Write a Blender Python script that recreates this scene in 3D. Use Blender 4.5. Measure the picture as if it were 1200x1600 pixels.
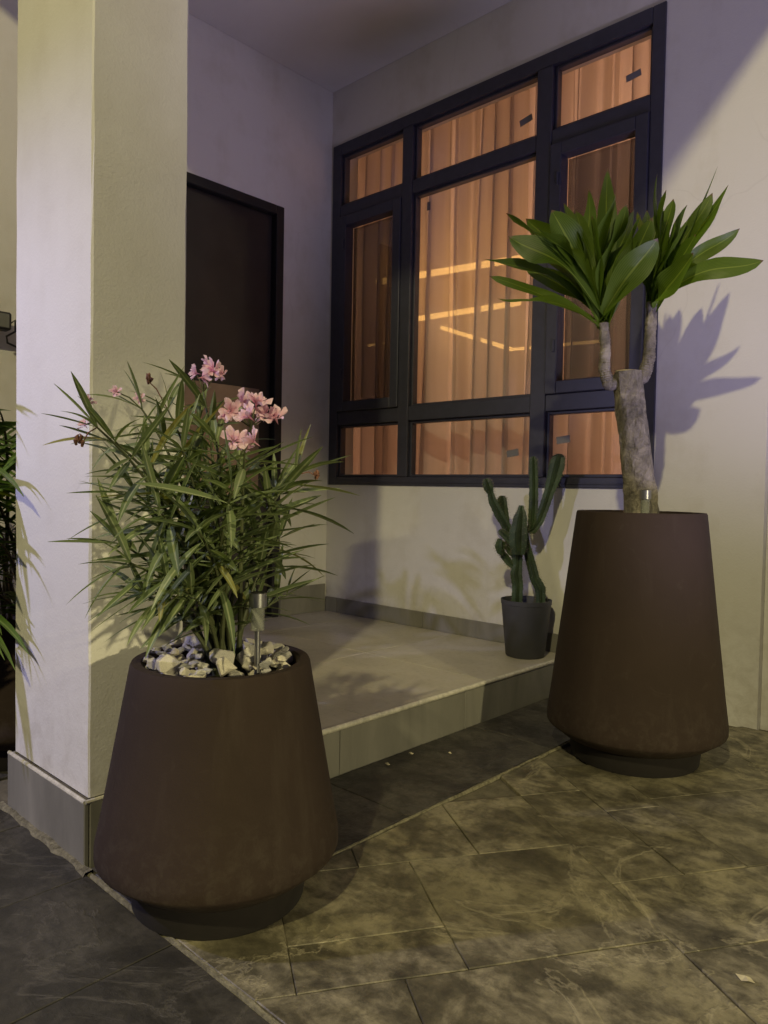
import bpy, math, random
import numpy as np
from mathutils import Vector, Matrix
random.seed(7)
for o in list(bpy.data.objects): bpy.data.objects.remove(o)
SC = bpy.context.scene
COL = SC.collection

# ------------------------------------------------------------------ camera
# calibrated from the vanishing points of the photograph (1200 x 1600 pixels)
FPX, CX, CY, HCAM = 1155.9, 600.0, 800.0, 0.80
_v1 = np.array([-638 - CX, 742 - CY, FPX]); _v2 = np.array([1680 - CX, 784 - CY, FPX])
_X = -_v1 / np.linalg.norm(_v1); _Y = _v2 - (_v2 @ _X) * _X; _Y /= np.linalg.norm(_Y); _Z = np.cross(_X, _Y)
RW = np.array([_X, _Y, _Z])
CAMP = np.array([0, 0, HCAM])
def on(px, py, ax, val):
    d = RW @ np.array([px - CX, py - CY, FPX]); t = (val - CAMP[ax]) / d[ax]
    return Vector(CAMP + t * d)
def ray_at(px, py, rng):
    d = RW @ np.array([px - CX, py - CY, FPX]); d = d / math.hypot(d[0], d[1])
    return Vector(CAMP + rng * d)
cd = bpy.data.cameras.new('camera'); cam = bpy.data.objects.new('camera', cd); COL.objects.link(cam)
cd.sensor_fit = 'VERTICAL'; cd.sensor_height = 24; cd.sensor_width = 18; cd.lens = 24 * FPX / 1600
cd.clip_start = 0.02; cd.clip_end = 300
right, down, fwd = RW[:, 0], RW[:, 1], RW[:, 2]
cam.matrix_world = Matrix(((right[0], -down[0], -fwd[0], 0), (right[1], -down[1], -fwd[1], 0), (right[2], -down[2], -fwd[2], HCAM), (0, 0, 0, 1)))
SC.camera = cam
SC.render.resolution_x = 768; SC.render.resolution_y = 1024

# ------------------------------------------------------------------ night sky, lamps, exposure
w = bpy.data.worlds.new('World'); SC.world = w; w.use_nodes = True
nt = w.node_tree; nt.nodes.clear()
out = nt.nodes.new('ShaderNodeOutputWorld'); bg = nt.nodes.new('ShaderNodeBackground')
sky = nt.nodes.new('ShaderNodeTexSky'); sky.sky_type = 'NISHITA'; sky.sun_disc = False
sky.sun_elevation = math.radians(-3.0); sky.sun_rotation = math.radians(200); sky.ozone_density = 3.0
glow = nt.nodes.new('ShaderNodeMixRGB'); glow.blend_type = 'ADD'; glow.inputs[0].default_value = 1.0
glow.inputs[2].default_value = (0.39, 0.37, 0.62, 1)          # city glow of the night sky
nt.links.new(sky.outputs[0], glow.inputs[1]); nt.links.new(glow.outputs[0], bg.inputs[0]); bg.inputs[1].default_value = 0.12
nt.links.new(bg.outputs[0], out.inputs[0])
def lamp(name, loc, target, color, power, radius, spot=None, blend=0.6):
    l = bpy.data.lights.new(name, 'SPOT' if spot else 'POINT'); l.energy = power; l.color = color; l.shadow_soft_size = radius
    if spot: l.spot_size = math.radians(spot); l.spot_blend = blend
    o = bpy.data.objects.new(name, l); COL.objects.link(o); o.location = loc
    o.rotation_euler = (Vector(target) - Vector(loc)).to_track_quat('-Z', 'Y').to_euler()
    return o
lamp('warm_floodlight', (0.75, -2.8, 4.2), (-1.5, 2.0, 0.6), (1.0, 0.88, 0.46), 640, 0.07, 100)
lamp('side_floodlight', (2.9, 0.35, 1.3), (-2.6, 1.75, -0.70), (1.0, 0.88, 0.47), 340, 0.05, 38, 0.5)
lamp('cool_floodlight', (-2.6, -1.1, 1.9), (-1.75, 0.7, 0.55), (0.58, 0.55, 1.0), 150, 0.03, 66, 1.0)
lamp('ground_uplight', (0.25, 1.72, 0.10), (-1.7, 2.4, 2.9), (0.66, 0.58, 1.0), 170, 0.30, 84, 1.0)
vs = SC.view_settings
vs.view_transform = 'Standard'; vs.look = 'None'; vs.exposure = 0.0; vs.gamma = 1.0; vs.use_curve_mapping = False
SC.render.engine = 'CYCLES'
SC.cycles.max_bounces = 7; SC.cycles.transparent_max_bounces = 12; SC.cycles.sample_clamp_indirect = 4.0
SC.cycles.caustics_reflective = False; SC.cycles.caustics_refractive = False

# ------------------------------------------------------------------ materials
def mat(name, fn):
    m = bpy.data.materials.new(name); m.use_nodes = True
    t = m.node_tree; t.nodes.clear()
    o = t.nodes.new('ShaderNodeOutputMaterial'); fn(t, o); return m
class N:
    def __init__(s, t): s.t = t
    def n(s, typ, **kw):
        x = s.t.nodes.new(typ)
        for k, v in kw.items():
            if k.startswith('i_'):
                key = k[2:]; key = int(key) if key.isdigit() else key.replace('_', ' ')
                if hasattr(v, 'node'): s.t.links.new(v, x.inputs[key])
                else: x.inputs[key].default_value = v
            else: setattr(x, k, v)
        return x
    def co(s, kind='Object'): return s.n('ShaderNodeTexCoord').outputs[kind]
    def noise(s, co, scale, detail=6, rough=.55, dist=0, vec=None):
        if vec:
            mp = s.n('ShaderNodeMapping', i_Vector=co, i_Scale=vec); co = mp.outputs[0]
        return s.n('ShaderNodeTexNoise', i_Vector=co, i_Scale=scale, i_Detail=detail, i_Roughness=rough, i_Distortion=dist).outputs['Fac']
    def ramp(s, fac, stops):
        r = s.n('ShaderNodeValToRGB', i_Fac=fac); e = r.color_ramp.elements
        while len(e) < len(stops): e.new(.5)
        for el, (p, c) in zip(e, stops):
            el.position = p; el.color = (*c, 1) if len(c) == 3 else (c[0],) * 3 + (1,)
        return r.outputs[0]
    def mix(s, f, a, b, mode='MIX'):
        return s.n('ShaderNodeMixRGB', blend_type=mode, i_Fac=f, i_Color1=a, i_Color2=b).outputs[0]
    def math(s, op, a, b=0.0): return s.n('ShaderNodeMath', operation=op, i_0=a, i_1=b).outputs[0]
    def bump(s, h, strength, dist): return s.n('ShaderNodeBump', i_Height=h, i_Strength=strength, i_Distance=dist).outputs[0]
    def bsdf(s, o, **kw):
        b = s.n('ShaderNodeBsdfPrincipled', **kw); s.t.links.new(b.outputs[0], o.inputs[0]); return b
    def rnd(s): return s.n('ShaderNodeObjectInfo').outputs['Random']
g4 = lambda r, g, b: (r, g, b, 1)

def m_plaster(name, c, stain=(.5, .46, .36), st=.35):
    def f(t, o):
        k = N(t); co = k.co()
        big = k.noise(co, 1.3, 4, .5, .5); streak = k.noise(co, 1.0, 6, .6, .4, (5, 5, .7)); fine = k.noise(co, 160, 3, .6)
        mid = k.noise(co, 9, 5, .6)
        blot = k.ramp(k.math('MULTIPLY', streak, mid), [(.24, (0,)), (.42, (1,))])
        col = k.mix(k.math('MULTIPLY', blot, st), g4(*c), g4(*stain))
        col = k.mix(.5, col, k.ramp(big, [(.3, (.82,)), (.7, (1,))]), 'MULTIPLY')
        zz = k.n('ShaderNodeSeparateXYZ', i_0=co).outputs[2]
        spl = k.math('MULTIPLY', k.ramp(k.noise(co, 16, 8, .7, .5), [(.42, (0,)), (.62, (1,))]), k.ramp(zz, [(.12, (.8,)), (.5, (0,))]))
        col = k.mix(k.math('MULTIPLY', spl, .45), col, g4(.36, .32, .25))
        ck = k.n('ShaderNodeTexVoronoi', feature='DISTANCE_TO_EDGE', i_Vector=k.mix(.12, co, k.n('ShaderNodeTexNoise', i_Vector=co, i_Scale=5.0).outputs['Color']), i_Scale=1.1).outputs['Distance']
        crk = k.math('MULTIPLY', k.ramp(ck, [(.0, (1,)), (.0035, (0,))]), k.ramp(big, [(.5, (0,)), (.58, (1,))]))
        col = k.mix(k.math('MULTIPLY', crk, .12), col, g4(.33, .30, .26))
        h = k.math('ADD', k.math('MULTIPLY', fine, .5), k.math('MULTIPLY', mid, .9))
        k.bsdf(o, i_Base_Color=col, i_Roughness=.62, i_Normal=k.bump(h, .34, .004))
    return mat(name, f)
M = {}
M['plaster'] = m_plaster('painted_plaster', (.70, .68, .63))
M['pillar'] = m_plaster('painted_pillar', (.72, .70, .66), (.52, .48, .40), .22)
M['ceiling'] = m_plaster('ceiling_paint', (.62, .60, .58), (.5, .46, .42), .15)
def f(t, o):
    k = N(t); co = k.co(); a = k.noise(co, 3.0, 8, .62, .8); b = k.noise(co, 45, 6, .7); r = k.rnd()
    col = k.ramp(a, [(.3, (.40, .37, .30)), (.55, (.50, .46, .375)), (.75, (.57, .53, .43))])
    col = k.mix(k.math('MULTIPLY', k.ramp(b, [(.55, (0,)), (.7, (1,))]), .35), col, g4(.28, .26, .21))
    col = k.mix(k.math('MULTIPLY', r, .25), col, g4(.36, .33, .28))
    k.bsdf(o, i_Base_Color=col, i_Roughness=k.ramp(b, [(.3, (.34,)), (.8, (.55,))]), i_Normal=k.bump(b, .12, .002))
M['tile'] = mat('porch_tile', f)
def f(t, o):
    k = N(t); co = k.co(); a = k.noise(co, 7.0, 8, .65, .6, (1, 1, .25)); b = k.noise(co, 60, 6, .7); r = k.rnd()
    col = k.ramp(a, [(.3, (.16, .153, .132)), (.55, (.225, .215, .185)), (.78, (.30, .285, .245))])
    col = k.mix(k.math('MULTIPLY', r, .3), col, g4(.16, .15, .13))
    k.bsdf(o, i_Base_Color=col, i_Roughness=.5, i_Normal=k.bump(b, .15, .002))
M['riser'] = mat('riser_tile', f)
def slate(name, dark, mid, light, ochre, och_amt, rough):
    def f(t, o):
        k = N(t); co = k.co(); r = k.rnd()
        off = k.n('ShaderNodeVectorMath', operation='ADD', i_0=co, i_1=k.n('ShaderNodeCombineXYZ', i_X=k.math('MULTIPLY', r, .35), i_Y=k.math('MULTIPLY', r, .2)).outputs[0]).outputs[0]
        a = k.noise(off, 6.0, 10, .68, .35); b = k.noise(co, 3.4, 7, .6, .7, (1.0, 1.5, 1)); c = k.noise(off, 30, 9, .72, .3); d = k.noise(co, 220, 4, .7)
        e = k.noise(off, 9, 8, .65, .5, (1.0, 1.9, 1)); p = k.noise(co, 2.6, 8, .62, .9)
        col = k.ramp(a, [(.30, dark), (.45, mid), (.58, light), (.74, mid)])
        col = k.mix(k.math('MULTIPLY', k.ramp(e, [(.46, (0,)), (.62, (1,))]), .6), col, g4(*dark))
        col = k.mix(k.math('MULTIPLY', k.ramp(b, [(.50, (0,)), (.60, (1,))]), och_amt), col, g4(*ochre))
        col = k.mix(k.math('MULTIPLY', k.ramp(c, [(.46, (0,)), (.66, (1,))]), .62), col, g4(*dark))
        col = k.mix(k.math('MULTIPLY', k.ramp(p, [(.555, (0,)), (.57, (1,)), (.585, (0,))]), .35), col, g4(*[min(1, x * 1.7) for x in light]))
        col = k.mix(k.math('MULTIPLY', r, .35), col, g4(*mid))
        band = k.ramp(p, [(.40, (0,)), (.43, (.4,)), (.55, (.5,)), (.575, (1,))])
        h = k.math('ADD', k.math('MULTIPLY', band, .5), k.math('ADD', k.math('ADD', k.math('MULTIPLY', e, .7), k.math('MULTIPLY', c, .5)), k.math('MULTIPLY', d, .08)))
        k.bsdf(o, i_Base_Color=col, i_Roughness=k.ramp(c, [(.3, (rough,)), (.75, (rough + .25,))]), i_Normal=k.bump(h, .5, .007))
    return mat(name, f)
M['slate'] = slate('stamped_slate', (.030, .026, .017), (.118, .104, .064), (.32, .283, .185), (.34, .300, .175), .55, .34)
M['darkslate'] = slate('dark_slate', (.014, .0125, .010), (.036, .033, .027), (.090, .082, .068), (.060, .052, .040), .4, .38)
def f(t, o):
    k = N(t); co = k.co(); a = k.noise(co, 30, 8, .7)
    k.bsdf(o, i_Base_Color=k.ramp(a, [(.3, (.07, .06, .04)), (.7, (.17, .15, .10))]), i_Roughness=.9, i_Normal=k.bump(a, .5, .006))
M['mortar'] = mat('mortar', f)
def f(t, o):
    k = N(t); co = k.co(); a = k.noise(co, 60, 8, .7)
    k.bsdf(o, i_Base_Color=k.ramp(a, [(.35, (.09, .08, .05)), (.65, (.27, .245, .16))]), i_Roughness=.9, i_Normal=k.bump(a, .8, .006))
M['seam'] = mat('cement_seam', f)
def simple(name, c, rough=.5, metal=0.0, var=.15, scale=20, bump=.1, **kw):
    def f(t, o):
        k = N(t); a = k.noise(k.co(), scale, 6, .6)
        lo = tuple(x * (1 - var) for x in c); hi = tuple(min(1, x * (1 + var)) for x in c)
        k.bsdf(o, i_Base_Color=k.ramp(a, [(.3, lo), (.7, hi)]), i_Roughness=rough, i_Metallic=metal, i_Normal=k.bump(a, bump, .003), **kw)
    return mat(name, f)
M['nosing'] = simple('nosing_strip', (.55, .52, .44), .4, 0, .25, 60)
def f(t, o):
    k = N(t); co = k.co(); a = k.noise(co, 3.5, 6, .6, .5); v = k.noise(co, 2, 6, .6, .2, (9, 9, .8)); d = k.noise(co, 240, 3, .6)
    col = k.ramp(a, [(.3, (.025, .0155, .0110)), (.7, (.034, .0215, .0155))])
    col = k.mix(k.math('MULTIPLY', k.ramp(v, [(.55, (0,)), (.75, (1,))]), .6), col, g4(.046, .033, .025))
    sc = k.noise(co, 14, 9, .75, .8); z = k.n('ShaderNodeSeparateXYZ', i_0=co).outputs[2]
    col = k.mix(k.math('MULTIPLY', k.ramp(sc, [(.58, (0,)), (.70, (1,))]), .22), col, g4(.075, .060, .046))
    spl = k.math('MULTIPLY', k.ramp(k.noise(co, 38, 8, .7, .4), [(.48, (0,)), (.62, (1,))]), k.ramp(z, [(.10, (.7,)), (.26, (0,))]))
    col = k.mix(k.math('MULTIPLY', spl, .35), col, g4(.085, .07, .052))
    k.bsdf(o, i_Base_Color=col, i_Specular_IOR_Level=.3, i_Roughness=.85, i_Normal=k.bump(d, .18, .0015))
M['planter'] = mat('brown_planter', f)
M['planterfoot'] = simple('shade_dark_foot', (.010, .007, .006), .9, 0, .2, 30)  # darker than the body: shade under the belly put into the colour
M['greypot'] = simple('grey_pot', (.052, .052, .058), .6, 0, .2, 6, .05)
M['soil'] = simple('soil', (.035, .026, .018), .95, 0, .5, 60, .8)
M['frame'] = simple('window_aluminium', (.036, .036, .052), .38, 0.0, .15, 30, .03)
M['door'] = simple('door_laminate', (.020, .017, .017), .42, 0, .25, 5, .05)
M['doorframe'] = simple('door_frame', (.012, .011, .012), .5, 0, .2, 12, .05)
M['doorreflection'] = simple('door_reflection_patch', (.23, .155, .12), .45, 0, .15, 8, .05)  # lighter brown stands in for a reflection on the dark door
def f(t, o):
    k = N(t)
    tr = k.n('ShaderNodeBsdfTransparent', i_Color=g4(.93, .93, .95)); gl = k.n('ShaderNodeBsdfGlossy', i_Color=g4(.9, .9, .95), i_Roughness=.02)
    fr = k.math('MULTIPLY', k.n('ShaderNodeFresnel', i_IOR=1.5).outputs[0], k.math('SUBTRACT', 1.0, k.n('ShaderNodeNewGeometry').outputs['Backfacing']))
    mx = k.n('ShaderNodeMixShader', i_0=fr, i_1=tr.outputs[0], i_2=gl.outputs[0]); t.links.new(mx.outputs[0], o.inputs[0])
M['glass'] = mat('window_glass', f)
def f(t, o):
    k = N(t)
    tr = k.n('ShaderNodeBsdfTransparent'); df = k.n('ShaderNodeBsdfDiffuse', i_Color=g4(.035, .033, .035))
    mx = k.n('ShaderNodeMixShader', i_0=.54, i_1=tr.outputs[0], i_2=df.outputs[0]); t.links.new(mx.outputs[0], o.inputs[0])
M['screen'] = mat('insect_screen', f)
def f(t, o):
    k = N(t); a = k.noise(k.co(), 1.5, 4, .5, .3, (8, 8, .4)); th = k.noise(k.co(), 400, 2, .5)
    c = k.ramp(a, [(.3, (.64, .58, .53)), (.7, (.82, .77, .72))])
    tl = k.n('ShaderNodeBsdfTranslucent', i_Color=c); df = k.n('ShaderNodeBsdfDiffuse', i_Color=c); tr = k.n('ShaderNodeBsdfTransparent')
    m1 = k.n('ShaderNodeMixShader', i_0=.35, i_1=tl.outputs[0], i_2=df.outputs[0])
    m2 = k.n('ShaderNodeMixShader', i_0=k.ramp(th, [(.3, (.10,)), (.7, (.20,))]), i_1=m1.outputs[0], i_2=tr.outputs[0]); t.links.new(m2.outputs[0], o.inputs[0])
M['curtain'] = mat('sheer_curtain', f)
M['roomwall'] = simple('room_wall', (.66, .58, .50), .8, 0, .08, 3)
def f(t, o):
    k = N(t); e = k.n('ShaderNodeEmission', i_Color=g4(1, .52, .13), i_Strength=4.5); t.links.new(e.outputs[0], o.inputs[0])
M['band'] = mat('glowing_reflection', f)  # glowing stand-in for streaks reflected in the window
M['sticker'] = simple('paper_sticker', (.16, .15, .15), .7, 0, .1, 40)
M['steel'] = simple('polished_steel', (.38, .38, .40), .34, 1.0, .08, 30, .02)
M['blackplastic'] = simple('black_plastic', (.012, .012, .013), .4)
M['lens'] = simple('lamp_lens', (.16, .16, .15), .15, 0, .1)
M['cable'] = simple('black_cable', (.012, .012, .012), .5)
def f(t, o):
    k = N(t)
    tr = k.n('ShaderNodeBsdfTransparent', i_Color=g4(.88, .9, .86)); gl = k.n('ShaderNodeBsdfGlossy', i_Roughness=.08)
    fr = k.math('MULTIPLY', k.n('ShaderNodeFresnel', i_IOR=1.45).outputs[0], k.math('SUBTRACT', 1.0, k.n('ShaderNodeNewGeometry').outputs['Backfacing']))
    fz = k.n('ShaderNodeMixShader', i_0=.28, i_1=tr.outputs[0], i_2=k.n('ShaderNodeBsdfDiffuse', i_Color=g4(.45, .45, .42)).outputs[0])
    mx = k.n('ShaderNodeMixShader', i_0=fr, i_1=fz.outputs[0], i_2=gl.outputs[0]); t.links.new(mx.outputs[0], o.inputs[0])
M['clear'] = mat('clear_plastic', f)
def f(t, o):
    k = N(t); co = k.co(); a = k.noise(co, 22, 8, .65, .6); b = k.noise(co, 90, 6, .7); r = k.rnd()
    col = k.ramp(a, [(.3, (.52, .50, .45)), (.6, (.80, .77, .70)), (.8, (.88, .85, .78))])
    tint = k.ramp(r, [(0, (.40, .41, .46)), (.35, (.60, .59, .60)), (.55, (.95, .93, .90)), (1, (1, .93, .76))])
    col = k.mix(.85, col, tint, 'MULTIPLY')
    k.bsdf(o, i_Base_Color=col, i_Roughness=.7, i_Normal=k.bump(k.math('ADD', a, k.math('MULTIPLY', b, .4)), .6, .006))
M['stone'] = mat('white_quartz_stone', f)
def leafmat(name, c1, c2, rib, ribw, trans, rough=.38, veins=0):
    def f(t, o):
        k = N(t); uv = k.co('UV'); s = k.n('ShaderNodeSeparateXYZ', i_0=uv)
        r = k.rnd(); nz = k.noise(k.co(), 25, 4, .6)
        col = k.mix(k.math('ADD', k.math('MULTIPLY', r, .6), k.math('MULTIPLY', nz, .4)), g4(*c1), g4(*c2))
        col = k.mix(k.ramp(r, [(.93, (0,)), (.96, (.7,))]), col, g4(min(1, c2[0] * 1.7), c2[1] * 1.15, c2[2] * .6))
        cx = k.math('ABSOLUTE', k.math('SUBTRACT', s.outputs[0], .5))
        col = k.mix(k.math('MULTIPLY', k.ramp(cx, [(ribw, (1,)), (ribw * 2.2, (0,))]), .75), col, g4(*rib))
        h = nz
        if veins:
            wv = k.n('ShaderNodeTexWave', i_Vector=k.n('ShaderNodeCombineXYZ', i_X=s.outputs[0]).outputs[0], i_Scale=veins, i_Distortion=.6)
            col = k.mix(k.math('MULTIPLY', wv.outputs[1], .28), col, g4(*rib)); h = wv.outputs[1]
            # dry brown tip
            col = k.mix(k.ramp(k.math('ADD', s.outputs[1], k.math('MULTIPLY', nz, .03)), [(.985, (0,)), (1.0, (1,))]), col, g4(.16, .11, .06))
        b = k.n('ShaderNodeBsdfPrincipled', i_Base_Color=col, i_Roughness=rough, i_Normal=k.bump(h, .15, .002))
        tl = k.n('ShaderNodeBsdfTranslucent', i_Color=k.mix(1.0, col, g4(1.35, 1.5, .55), 'MULTIPLY'))
        mx = k.n('ShaderNodeMixShader', i_0=trans, i_1=b.outputs[0], i_2=tl.outputs[0]); t.links.new(mx.outputs[0], o.inputs[0])
    return mat(name, f)
M['oleander'] = leafmat('oleander_leaf', (.090, .126, .056), (.200, .245, .110), (.38, .42, .25), .06, .25)
M['dracaena'] = leafmat('dracaena_leaf', (.040, .085, .008), (.105, .170, .014), (.24, .31, .05), .018, .42, .46, 5.0)
M['palm'] = leafmat('palm_leaf', (.060, .120, .022), (.140, .215, .036), (.22, .30, .09), .06, .32)
M['stem'] = simple('green_stem', (.075, .085, .035), .6, 0, .3, 40)
M['palmstem'] = simple('palm_stem', (.085, .065, .035), .6, 0, .35, 25)
M['cactus'] = simple('cactus_skin', (.034, .058, .022), .6, 0, .5, 16, .35)
M['spine'] = simple('cactus_spine', (.22, .2, .13), .7)
def f(t, o):
    k = N(t); co = k.co(); a = k.noise(co, 14, 9, .7, .6); b = k.noise(co, 60, 6, .7, .3, (1, 1, .5)); s = k.n('ShaderNodeSeparateXYZ', i_0=co)
    col = k.ramp(a, [(.33, (.09, .08, .062)), (.5, (.25, .222, .17)), (.66, (.45, .40, .30))])
    col = k.mix(k.math('MULTIPLY', k.ramp(b, [(.5, (0,)), (.68, (1,))]), .7), col, g4(.07, .055, .04))
    k.bsdf(o, i_Base_Color=col, i_Roughness=.85, i_Normal=k.bump(k.math('ADD', a, b), 1.0, .018))
M['bark'] = mat('dracaena_bark', f)
M['cutwood'] = simple('cut_wood', (.55, .47, .33), .8, 0, .2, 30)
def f(t, o):
    k = N(t); uv = k.co('UV'); s = k.n('ShaderNodeSeparateXYZ', i_0=uv); r = k.rnd()
    c = k.ramp(s.outputs[1], [(0, (.64, .20, .34)), (.35, (.82, .46, .58)), (1, (.88, .66, .74))])
    c = k.mix(k.math('MULTIPLY', r, .5), c, g4(.85, .62, .70))
    d = k.n('ShaderNodeBsdfPrincipled', i_Base_Color=c, i_Roughness=.6); tl = k.n('ShaderNodeBsdfTranslucent', i_Color=c)
    mx = k.n('ShaderNodeMixShader', i_0=.3, i_1=d.outputs[0], i_2=tl.outputs[0]); t.links.new(mx.outputs[0], o.inputs[0])
M['petal'] = mat('pink_petal', f)
M['bud'] = simple('dry_bud', (.16, .07, .045), .8, 0, .4, 80)
M['litter'] = simple('dry_leaf_scrap', (.45, .40, .27), .8, 0, .2, 80)
M['concrete'] = simple('concrete_ground', (.07, .065, .055), .85, 0, .3, 4, .3)

# ------------------------------------------------------------------ mesh helpers
class MB:
    def __init__(s): s.v = []; s.f = []; s.uv = []; s.smooth = []
    def face(s, idx, uv=None, smooth=False): s.f.append(tuple(idx)); s.uv.append(uv); s.smooth.append(smooth)
    def box(s, a, b, ch=0.0):
        x0, y0, z0 = [min(p, q) for p, q in zip(a, b)]; x1, y1, z1 = [max(p, q) for p, q in zip(a, b)]
        if ch <= 0:
            n = len(s.v); s.v += [(x, y, z) for z in (z0, z1) for y in (y0, y1) for x in (x0, x1)]
            for q in ((0, 2, 3, 1), (4, 5, 7, 6), (0, 1, 5, 4), (2, 6, 7, 3), (0, 4, 6, 2), (1, 3, 7, 5)): s.face([n + i for i in q])
            return s
        c = min(ch, .45 * (x1 - x0), .45 * (y1 - y0), .45 * (z1 - z0)); vid = {}; L = (x0, y0, z0); Hh = (x1, y1, z1)
        for sx in (0, 1):
            for sy in (0, 1):
                for sz in (0, 1):
                    for ax in range(3):
                        p = []
                        for a_, sg in enumerate((sx, sy, sz)):
                            p.append((Hh[a_] if sg else L[a_]) if a_ == ax else ((Hh[a_] - c) if sg else (L[a_] + c)))
                        vid[(sx, sy, sz, ax)] = len(s.v); s.v.append(tuple(p))
        for ax in range(3):
            o1, o2 = [a_ for a_ in range(3) if a_ != ax]
            for sg in (0, 1):
                q = []
                for u, v in ((0, 0), (1, 0), (1, 1), (0, 1)):
                    k = [0, 0, 0]; k[ax] = sg; k[o1] = u; k[o2] = v; q.append(vid[(*k, ax)])
                s.face(q)
        for ax in range(3):
            o1, o2 = [a_ for a_ in range(3) if a_ != ax]
            for u in (0, 1):
                for v in (0, 1):
                    k0 = [0, 0, 0]; k1 = [0, 0, 0]; k0[o1] = k1[o1] = u; k0[o2] = k1[o2] = v; k1[ax] = 1
                    s.face([vid[(*k0, o1)], vid[(*k1, o1)], vid[(*k1, o2)], vid[(*k0, o2)]])
        for sx in (0, 1):
            for sy in (0, 1):
                for sz in (0, 1): s.face([vid[(sx, sy, sz, a_)] for a_ in range(3)])
        return s
    def lathe(s, prof, c, n=48, smooth=True, wob=0):
        base = len(s.v); m = len(prof)
        for i in range(n):
            a = 2 * math.pi * i / n
            for r, z in prof: s.v.append((c[0] + r * math.cos(a), c[1] + r * math.sin(a), c[2] + z))
        for i in range(n):
            j = (i + 1) % n
            for k in range(m - 1): s.face([base + i * m + k, base + j * m + k, base + j * m + k + 1, base + i * m + k + 1], None, smooth)
        return s
    def tube(s, pts, rad, n=8, cap=True, shape=None, smooth=True):
        pts = [Vector(p) for p in pts]; base = len(s.v); ref = None
        for i, p in enumerate(pts):
            t = (pts[min(i + 1, len(pts) - 1)] - pts[max(i - 1, 0)]).normalized()
            if ref is None:
                ref = Vector((0, 0, 1)) if abs(t.z) < .9 else Vector((1, 0, 0))
            u = (ref - t * ref.dot(t)).normalized(); v = t.cross(u); ref = u
            r = rad[i] if isinstance(rad, (list, tuple)) else rad
            for k in range(n):
                a = 2 * math.pi * k / n; q = r * (shape(k, n, i) if shape else 1)
                s.v.append(tuple(p + u * (q * math.cos(a)) + v * (q * math.sin(a))))
        for i in range(len(pts) - 1):
            for k in range(n):
                k2 = (k + 1) % n
                s.face([base + i * n + k, base + i * n + k2, base + (i + 1) * n + k2, base + (i + 1) * n + k], None, smooth)
        if cap:
            s.face([base + k for k in range(n)][::-1]); s.face([base + (len(pts) - 1) * n + k for k in range(n)])
        return s
    def mesh(s, name, m):
        me = bpy.data.meshes.new(name); me.from_pydata(s.v, [], s.f)
        if any(u for u in s.uv):
            ul = me.uv_layers.new(name='UVMap')
            for p, u in zip(me.polygons, s.uv):
                if u:
                    for li, c in zip(p.loop_indices, u): ul.data[li].uv = c
        me.polygons.foreach_set('use_smooth', s.smooth)
        me.materials.append(M[m]); me.validate(); me.update()
        if any(s.smooth): me.set_sharp_from_angle(angle=math.radians(42))
        return me
    def build(s, name, m, parent=None): return add(name, s.mesh(name, m), parent)
WM = {}
def add(name, me, parent=None, mw=None):
    o = bpy.data.objects.new(name, me); COL.objects.link(o); mw = mw or Matrix.Identity(4)
    o.matrix_basis = mw
    if parent: o.parent = parent; o.matrix_parent_inverse = WM[parent.name].inverted()
    WM[o.name] = mw; return o
def thing(name, label, cat, loc, group=None):
    o = add(name, None, None, Matrix.Translation(Vector(loc))); tag(o, label, cat, group); o.empty_display_size = .1; return o
def tag(o, label, cat, group=None):
    o['label'] = label; o['category'] = cat
    if group: o['group'] = group
    return o
def structure(o): o['kind'] = 'structure'; return o
def fixn(o):
    import bmesh
    b = bmesh.new(); b.from_mesh(o.data); bmesh.ops.recalc_face_normals(b, faces=b.faces); b.to_mesh(o.data); b.free(); return o
def bez(p0, p1, p2, n): return [p0 * (1 - t) ** 2 + p1 * (2 * t * (1 - t)) + p2 * t * t for t in [i / n for i in range(n + 1)]]

# ------------------------------------------------------------------ key positions (metres)
PZ = 0.137                      # porch level
XS = -1.479                     # riser face
WY = 2.722                      # window wall face
XD = -2.967                     # door wall face
PYF = 0.691                     # front of pillar plinth, seam in the paving
XB = -1.160                     # border of the dark strip along the step
CZ = 2.905                      # canopy soffit
# ------------------------------------------------------------------ ground
gb = MB(); gb.v = [(-60, -60, -.030), (60, -60, -.030), (60, 60, -.030), (-60, 60, -.030)]; gb.face((0, 1, 2, 3))
structure(gb.build('ground', 'concrete'))
def clip(poly, nx, ny, d):      # keep nx*x+ny*y >= d
    o = []
    for i in range(len(poly)):
        a, b = poly[i], poly[(i + 1) % len(poly)]; fa = nx * a[0] + ny * a[1] - d; fb = nx * b[0] + ny * b[1] - d
        if fa >= 0: o.append(a)
        if fa * fb < 0: t = fa / (fa - fb); o.append((a[0] + t * (b[0] - a[0]), a[1] + t * (b[1] - a[1])))
    return o
def area(p): return abs(sum(p[i][0] * p[(i + 1) % len(p)][1] - p[(i + 1) % len(p)][0] * p[i][1] for i in range(len(p)))) / 2
def inset(p, d):
    c = Vector((sum(q[0] for q in p) / len(p), sum(q[1] for q in p) / len(p))); o = []
    n = len(p); ar = sum(p[i][0] * p[(i + 1) % n][1] - p[(i + 1) % n][0] * p[i][1] for i in range(n))
    if ar < 0: p = p[::-1]
    for i in range(n):
        a, b, e = Vector(p[i - 1]), Vector(p[i]), Vector(p[(i + 1) % n])
        d1 = (b - a).normalized(); d2 = (e - b).normalized(); n1 = Vector((-d1.y, d1.x)); n2 = Vector((-d2.y, d2.x))
        k = n1 + n2; k = k / max(.3, k.dot(n1)); o.append(tuple(b + k * d))
    return o
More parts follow.
